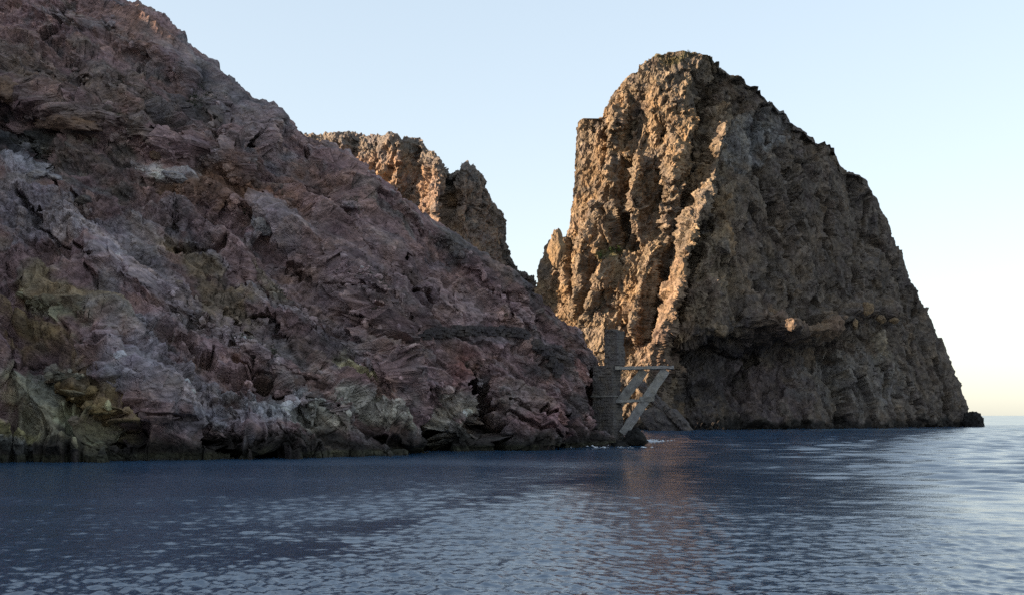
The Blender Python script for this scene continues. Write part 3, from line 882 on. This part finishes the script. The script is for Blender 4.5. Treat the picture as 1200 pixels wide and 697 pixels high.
Mr = lambda nm, c, sc_=2.0, b_=.12, t_=.5: rock_mat(nm, .6, 1.4, sc_, b_, (1, 1, 1), (0, 0, 0), False, c, t_)
M_TAN = Mr("tan_rock", (.30, .20, .15)); M_PALE = Mr("pale_rock", (.45, .42, .44)); M_DARK = Mr("dark_rock", (.15, .13, .13)); M_ORANGE = Mr("ochre_rock", (.40, .28, .17), 1.2, .3)
M_GREYR = Mr("grey_rock", (.20, .175, .165), 1.5, .2); M_WETR = Mr("wet_rock", (.04, .038, .036), 1.5, .2)
M_MASON = Mr("rubble_masonry", (.23, .205, .19), 3.0, .10); M_CONC = Mr("weathered_concrete", (.47, .45, .42), 1.6, .04); M_CONCD = Mr("stained_concrete", (.38, .36, .33), 1.6, .05)
M_RUST = Mr("rusted_steel", (.16, .09, .06), 5, .01)

# ------------------------------------------------------------------ ruined stone tower of the ore loading berth
TY = 150.0
def rotz(a): return np.array([math.cos(a), math.sin(a), 0]), np.array([-math.sin(a), math.cos(a), 0])
ax, ay = rotz(math.radians(-38)); az = np.array([0, 0, 1.])
mpp = TY / FPX
base_pt = at(715, 519, TY); t_bot = -1.5
tower = empty("stone_tower", (base_pt[0], TY, 0))
tag(tower, "ruined square stone tower with stepped top standing in the sea at the hillside's foot", "tower")
def zz_at(py_, Y_): return at(700, py_, Y_)[2]
loc = lambda p: np.array(p) - np.array([base_pt[0], TY, 0])
zt_low = zz_at(428, TY); zt_up = zz_at(388, TY); zmid = zz_at(464, TY)
# wide lower block, its lower half a little stouter
cx = at(712, 470, TY)[0]
shell("lower_block", [rough_box(loc((cx, TY + .3, (zmid + t_bot) / 2)), ax, ay, az, 1.72, 1.25, (zmid - t_bot) / 2, (40, 30, 90), .10, 1, .97, .08, (.72, .42))], M_MASON, tower)
shell("middle_block", [rough_box(loc((cx - .06, TY + .35, (zmid + zt_low) / 2)), ax, ay, az, 1.60, 1.12, (zt_low - zmid) / 2 - .004, (40, 28, 50), .10, 2, .97, .08, (.72, .42))], M_MASON, tower)
cu = at(720.5, 410, TY)[0]
shell("upper_pillar", [rough_box(loc((cu, TY + .4, (zt_low + zt_up) / 2)), ax, ay, az, 1.02, .98, (zt_up - zt_low) / 2 - .004, (26, 26, 46), .08, 3, .95, .08, (.62, .4))], M_MASON, tower)
shell("string_course", [rough_box(loc((cx, TY + .3, zmid)), ax, ay, az, 1.80, 1.33, .10, (30, 24, 2), .03, 4)], M_CONCD, tower)
shell("broken_coping", [rough_box(loc((cu - .2, TY + .4, zt_up + .12)), ax, ay, az, .62, .95, .14, (14, 14, 3), .06, 5)], M_MASON, tower)
shell("dark_putlog_block", [rough_box(loc(np.array((cx, TY + .3, zz_at(466, TY))) - 1.28 * ay + .7 * ax * -1), ax, ay, az, .14, .06, .12, (2, 2, 2), 0, 6)], M_WETR, tower)  # solid dark block, its colour standing in for the shade of a hole

# ------------------------------------------------------------------ broken concrete gantry beside it
gr = at(748, 470, TY); gan = empty("concrete_gantry", (gr[0], TY, 0))
tag(gan, "broken concrete gantry of two slanting beams and two thin slabs right of the stone tower", "gantry")
lg = lambda p: np.array(p, float) - np.array([gr[0], TY, 0])
def beam(name, p0, p1, wd, dp, mat, parent, seed, amp=.08):
    p0, p1 = lg(p0), lg(p1); d = p1 - p0; ln = np.linalg.norm(d); d /= ln
    side_ = np.cross(d, [0, 1, 0]); side_ /= np.linalg.norm(side_); up = np.cross(side_, d)
    return shell(name, [rough_box((p0 + p1) / 2, side_, up, d, wd / 2, dp / 2, ln / 2, (6, 8, 40), amp, seed)], mat, parent)
G = 149.2
beam("upper_slab", at(721, 431, G + .3), at(789, 430.2, G - .6), .42, 1.5, M_CONC, gan, 11)
beam("upper_brace", at(755, 433.5, G), at(726, 472, G + .2), 1.22, .8, M_CONCD, gan, 12)
beam("lower_slab", at(722, 470, G + .3), at(752, 469, G - .2), .34, 1.3, M_CONC, gan, 13)
st_ = beam("slab_stump", at(750, 467.5, G - .3), at(766, 467, G - .3), .62, 1.1, M_CONCD, gan, 14, .16)
beam("lower_brace", at(780, 433, G - .5), at(730, 508, G), 1.20, .85, M_CONC, gan, 15)
for k, (x0, y0, x1, y1) in enumerate([(748, 452, 760, 456), (764, 466, 770, 473)]):
    p0, p1 = at(x0, y0, G - .6), at(x1, y1, G - .6); 
    beam("reinforcing_bar", p0, p1, .07, .07, M_RUST, gan, 20 + k, 0)

# ------------------------------------------------------------------ rocks one can point at
rock("foot_rock", at(742, 515, 148.3) + np.array([0, 0, -.2]), (2.0, 2.2, 1.9), 31, M_WETR, "dark wet rock under the lower end of the gantry's long beam", rot=(0, .3, .4))
rock("foot_rock", at(722, 521, 147.0) + np.array([0, 0, -.5]), (2.4, 1.6, 1.3), 32, M_WETR, "low black rock awash at the stone tower's foot", rot=(0, -.1, .2))
rock("shore_rock", at(780, 497, 297), (8.5, 4.5, 5.0), 33, M_GREYR, "rounded grey rock in the water under the slanting slab behind the gantry", rot=(0, math.radians(30), .1))
p0, p1 = at(742, 443, 297), at(805, 505, 295); dv = p1 - p0; ln_ = np.linalg.norm(dv); dv /= ln_; sd_ = np.cross(dv, [0, 1, 0]); sd_ /= np.linalg.norm(sd_)
slab = shell("leaning_slab", [rough_box((p0 + p1) / 2, sd_, np.cross(sd_, dv), dv, .95, 3.2, ln_ / 2, (10, 18, 60), .5, 61)], M_GREYR)
tag(slab, "long grey slab of rock slanting down to the right behind the gantry into the sea", "rock")
rock("rock_pinnacle", at(652, 290, 318), (2.8, 2.6, 6.2), 36, M_ORANGE, "blunt pointed rock pinnacle at the left foot of the stack, standing in the gap", rot=(0, -.04, .3), level=5)
rock("sea_rock", at(1141, 494, 396) + np.array([0, 0, -1.0]), (4.0, 5.0, 5.2), 34, M_WETR, "dark rock at the far right foot of the sea stack, on the horizon line", rot=(0, .1, .5))
rock("sea_rock", at(1147, 497, 392) + np.array([0, 0, -1.2]), (3.6, 4.0, 2.6), 35, M_WETR, "low dark point of rock rightmost at the waterline beyond the stack", rot=(0, .2, 0))
for (x_, y_, rx, rz, sd, lb) in [(1014, 365, 2.5, 2.4, 41, "orange rock, the largest and tallest on the ledge of the stack's grey face"),
                                 (1028, 369, 1.4, 1.7, 42, "small upright orange rock between two others on the stack's ledge"),
                                 (1042, 372, 1.9, 1.3, 43, "rightmost orange rock out on the end of the stack's ledge"),
                                 (997, 376, 1.2, 1.9, 44, "narrow orange rock leftmost of the group on the stack's ledge")]:
    p, n_ = on_stack(x_, y_); 
    rock("ledge_rock", p + n_ * 2.0, (rx, 1.8, rz), sd, M_ORANGE, lb, rot=(0, 0, sd), group="rocks on the stack's ledge")
for (x_, y_, rx, ry, rz, mt, sd, ry_, lb) in [(74, 145, 6.0, 2.2, 1.3, M_TAN, 51, .18, "long tan slab of rock at the foot of the upper left cliff"),
        (8, 104, 2.6, 2.0, 2.0, M_TAN, 52, .5, "pale tan rock by the left edge above the dark hollow"),
        (42, 203, 2.2, 1.5, .9, M_PALE, 53, .1, "pale grey boulder on the rubble below the dark hollow at left"),
        (66, 208, 1.5, 1.0, .5, M_PALE, 54, .2, "flat pale slab just right of the pale grey boulder at left"),
        (98, 232, 1.1, 1.0, .8, M_GREYR, 55, .2, "small grey boulder alone on the dark scree at left"),
        (206, 207, 2.6, 1.4, .8, M_PALE, 56, .3, "whitish flat outcrop on the scree under the cliff"),
        (302, 264, 2.0, 1.4, 1.6, M_PALE, 57, .4, "pale angular boulder above the middle ledge of the hillside"),
        (180, 184, 1.0, .9, .9, M_TAN, 58, .0, "small tan boulder on the rim of scree under the cliff")]:
    p, n_ = on_hill(x_, y_)
    rock("boulder", p + n_ * rz * .25, (rx, ry, rz), sd, mt, lb, "boulder", (0, ry_, -.4), group="boulders on the hillside")

# ------------------------------------------------------------------ dry stone walls holding the old track
def track_wall(pts, hpx, label, seed):
    d = []
    for k in range(len(pts) - 1):
        n_ = max(2, int(math.hypot(pts[k + 1][0] - pts[k][0], pts[k + 1][1] - pts[k][1]) / 3))
        for i in range(n_): 
            f_ = i / n_; d.append((pts[k][0] + f_ * (pts[k + 1][0] - pts[k][0]), pts[k][1] + f_ * (pts[k + 1][1] - pts[k][1])))
    r0 = np.random.default_rng(seed); parts = []
    for (x_, y_) in d:
        p, n_ = on_hill(x_, y_)
        for row in range(hpx):
            for q in range(2):
                rx = r0.uniform(.22, .45)
                c_ = p + n_ * .25 + np.array([r0.normal(0, .2) + (q - .5) * .4, -.35 + r0.normal(0, .12), -.2 + row * .36 + r0.normal(0, .05)])
                a1, a2 = rotz(r0.uniform(-.6, .6))
                parts.append(rough_box(c_, a1, a2, az, rx, .3, r0.uniform(.15, .22), (1, 1, 1), .10, int(r0.integers(1, 90)), r0.uniform(.8, 1)))
    o = shell("dry_stone_wall", parts, M_DARK); tag(o, label, "wall", "dry stone walls below the old track")
track_wall([(500, 392), (530, 389), (560, 387), (590, 388), (622, 392)], 3, "long level dry stone wall of dark stones crossing the pink hillside", 1)
track_wall([(628, 404), (642, 414), (652, 428), (658, 440)], 3, "short steep dark dry stone wall between the long wall and the tower", 2)

# ------------------------------------------------------------------ loose rubble and scrub
ico_v = np.array([(0, .526, .851), (0, -.526, .851), (0, .526, -.851), (0, -.526, -.851), (.526, .851, 0), (-.526, .851, 0), (.526, -.851, 0), (-.526, -.851, 0), (.851, 0, .526), (-.851, 0, .526), (.851, 0, -.526), (-.851, 0, -.526)], F)
ico_f = np.array([(0, 1, 8), (0, 9, 1), (0, 8, 4), (0, 5, 9), (0, 4, 5), (1, 7, 6), (1, 6, 8), (1, 9, 7), (2, 10, 3), (2, 3, 11), (2, 4, 10), (2, 11, 5), (2, 5, 4), (3, 6, 7), (3, 10, 6), (3, 7, 11), (4, 8, 10), (5, 11, 9), (6, 10, 8), (7, 9, 11)])
sc_flat = scree[:NF, 110:].reshape(-1); col_flat = HILL_C[:NF, 110:].reshape(-1, 3)
pr = (sc_flat ** 1.5 + .06) * np.clip(HP[:, 2] - 3, 0, 1) * (HN[:, 2] > .25); pr /= pr.sum()
idx = rng.choice(len(HP), 9000, p=pr)
NS = len(idx); sz = .09 * (1 / np.maximum(rng.random(NS), .035)) ** .55 * 1.25
an = rng.random(NS) * 6.28; sq3 = rng.uniform(.5, 1.1, (NS, 3))
vv = ico_v[None] * (sz[:, None, None] * sq3[:, None, :]) * rng.uniform(.75, 1.2, (NS, 12, 1))
rx_ = vv[..., 0] * np.cos(an)[:, None] - vv[..., 1] * np.sin(an)[:, None]; ry_ = vv[..., 0] * np.sin(an)[:, None] + vv[..., 1] * np.cos(an)[:, None]
vv = np.stack([rx_, ry_, vv[..., 2]], -1) + (HP[idx] + HN[idx] * (.3 * sz)[:, None])[:, None]
rc = np.clip(col_flat[idx] * rng.uniform(.75, 1.7, (NS, 1)) + .01, .02, .6)
rub = link("rubble", raw_mesh("rubble", vv.reshape(-1, 3), None, (ico_f[None] + (np.arange(NS) * 12)[:, None, None]).reshape(-1, 3), np.repeat(rc, 12, 0)))
rub.data.materials.append(M_HILL); tag(rub, "loose angular rubble strewn over the scree of the hillside", "rubble", kind="stuff")

def leaf_mat(name, c):
    m, t, b = nt_new(name); b.inputs["Roughness"].default_value = .8; b.inputs["Specular IOR Level"].default_value = .2
    n = noise(t, t.nodes.new("ShaderNodeTexCoord").outputs["Object"], 1.5, 4, .6)
    cc = ramp(t, n.outputs[0], [(.3, tuple(.55 * x for x in c)), (.5, c), (.7, tuple(1.5 * x for x in c))])
    t.links.new(cc, b.inputs["Base Color"]); return m
def tufts(pts, nrm, size, leaves, r0):
    n = len(pts); ctr = np.repeat(pts, leaves, 0); nn = np.repeat(nrm, leaves, 0); s_ = np.repeat(size, leaves)
    d = r0.normal(size=(n * leaves, 3)); d /= np.linalg.norm(d, axis=1, keepdims=True); d = d * .8 + nn * .5 + np.array([0, 0, .5])
    c_ = ctr + d * (s_ * r0.uniform(.15, 1, n * leaves))[:, None]
    u_ = r0.normal(size=c_.shape); u_ /= np.linalg.norm(u_, axis=1, keepdims=True); w_ = np.cross(u_, r0.normal(size=c_.shape)); w_ /= np.linalg.norm(w_, axis=1, keepdims=True)
    l_ = (s_ * r0.uniform(.12, .3, n * leaves))[:, None]
    return np.stack([c_ - u_ * l_, c_ + w_ * l_ * .45, c_ + u_ * l_, c_ - w_ * l_ * .45], 1)
M_SCRUB = leaf_mat("scrub_leaves", (.030, .034, .020)); M_GREEN = leaf_mat("bush_leaves", (.055, .085, .022))
pr = (HN[:, 2] > .45) * np.clip(HP[:, 2] - 9, 0, 1) * np.clip(.2 + sstep(-.1, .5, fbm(HP * F(.07), 3, 700)), 0, 1) ** 2; pr = pr / pr.sum()
idx = rng.choice(len(HP), 900, p=pr)
qd = tufts(HP[idx].astype(float), HN[idx].astype(float), rng.uniform(.2, .6, 900), 22, rng)
scr = link("scrub", raw_mesh("scrub", qd.reshape(-1, 3), np.arange(len(qd) * 4).reshape(-1, 4)))
scr.data.materials.append(M_SCRUB); tag(scr, "low dark scrub dotted over the rocky hillside", "scrub", kind="stuff")
def bush(x_, y_, size, label, mat, leaves=420):
    p, n_ = on_stack(x_, y_); r0 = np.random.default_rng(int(x_))
    o = empty("bush", p); tag(o, label, "bush", "bushes on the sea stack")
    k = 9; cc = r0.normal(size=(k, 3)) * np.array([size * .8, size * .4, size * .35]) + n_ * size * .4
    qd = tufts(cc, np.repeat(n_[None], k, 0), np.full(k, size * .55), leaves // k, r0)
    f_ = link("foliage", raw_mesh("foliage", qd.reshape(-1, 3), np.arange(len(qd) * 4).reshape(-1, 4)), o); f_.data.materials.append(mat)
    st = []
    for q in range(5):
        e = cc[q]; d = e + n_ * .6; a1 = np.array([.05, 0, 0]); a2 = np.array([0, .03, .04]); b0 = -n_ * .6
        st.append(([b0 - a1, b0 + a2, b0 + a1, b0 - a2, e - a1 * .4, e + a2 * .4, e + a1 * .4, e - a2 * .4], [(0, 1, 5, 4), (1, 2, 6, 5), (2, 3, 7, 6), (3, 0, 4, 7)]))
    shell("stem", st, M_DARK, o)
bush(708, 301, 1.5, "bright green bush in the gully low on the stack's lit face", M_GREEN)
bush(722, 291, 1.1, "smaller green bush just above the bright green one on the stack", M_GREEN)
bush(807, 63, .8, "small dark bush poking up from the stack's summit", M_SCRUB)
bush(834, 70, .8, "dark bush on the skyline right of the stack's summit", M_SCRUB)

# ------------------------------------------------------------------ foam where the swell meets the tower's foot
def foam(x_, y_, wx, wy, n, seed):
    r0 = np.random.default_rng(seed); q = []; c0 = at(x_, y_, 4.0 / -slope(x_, y_)[1])
    for k in range(n):
        c_ = np.array([c0[0] + r0.normal(0, wx), c0[1] + r0.normal(0, wy), .02 + abs(r0.normal(0, .05)) + .25 * math.exp(-(k / n) * 6)])
        u_ = r0.uniform(.06, .30); 
        q.append([c_ + np.array([-u_, 0, r0.normal(0, .04)]), c_ + np.array([0, -u_ * .6, r0.normal(0, .04)]), c_ + np.array([u_, 0, r0.normal(0, .04)]), c_ + np.array([0, u_ * .6, r0.normal(0, .04) + .05])])
    return np.array(q)
fq = np.concatenate([foam(752, 517.5, 1.1, 1.6, 420, 1), foam(762, 517, 1.6, 1.4, 160, 2), foam(725, 524.5, 2.0, .6, 30, 4)])
fo = link("sea_foam", raw_mesh("sea_foam", fq.reshape(-1, 3), np.arange(len(fq) * 4).reshape(-1, 4)))
m, t, b = nt_new("foam"); b.inputs["Base Color"].default_value = (.55, .58, .62, 1); b.inputs["Roughness"].default_value = .7
fo.data.materials.append(m); tag(fo, "white foam of a small breaking wave at the foot of the gantry", "foam", kind="stuff")
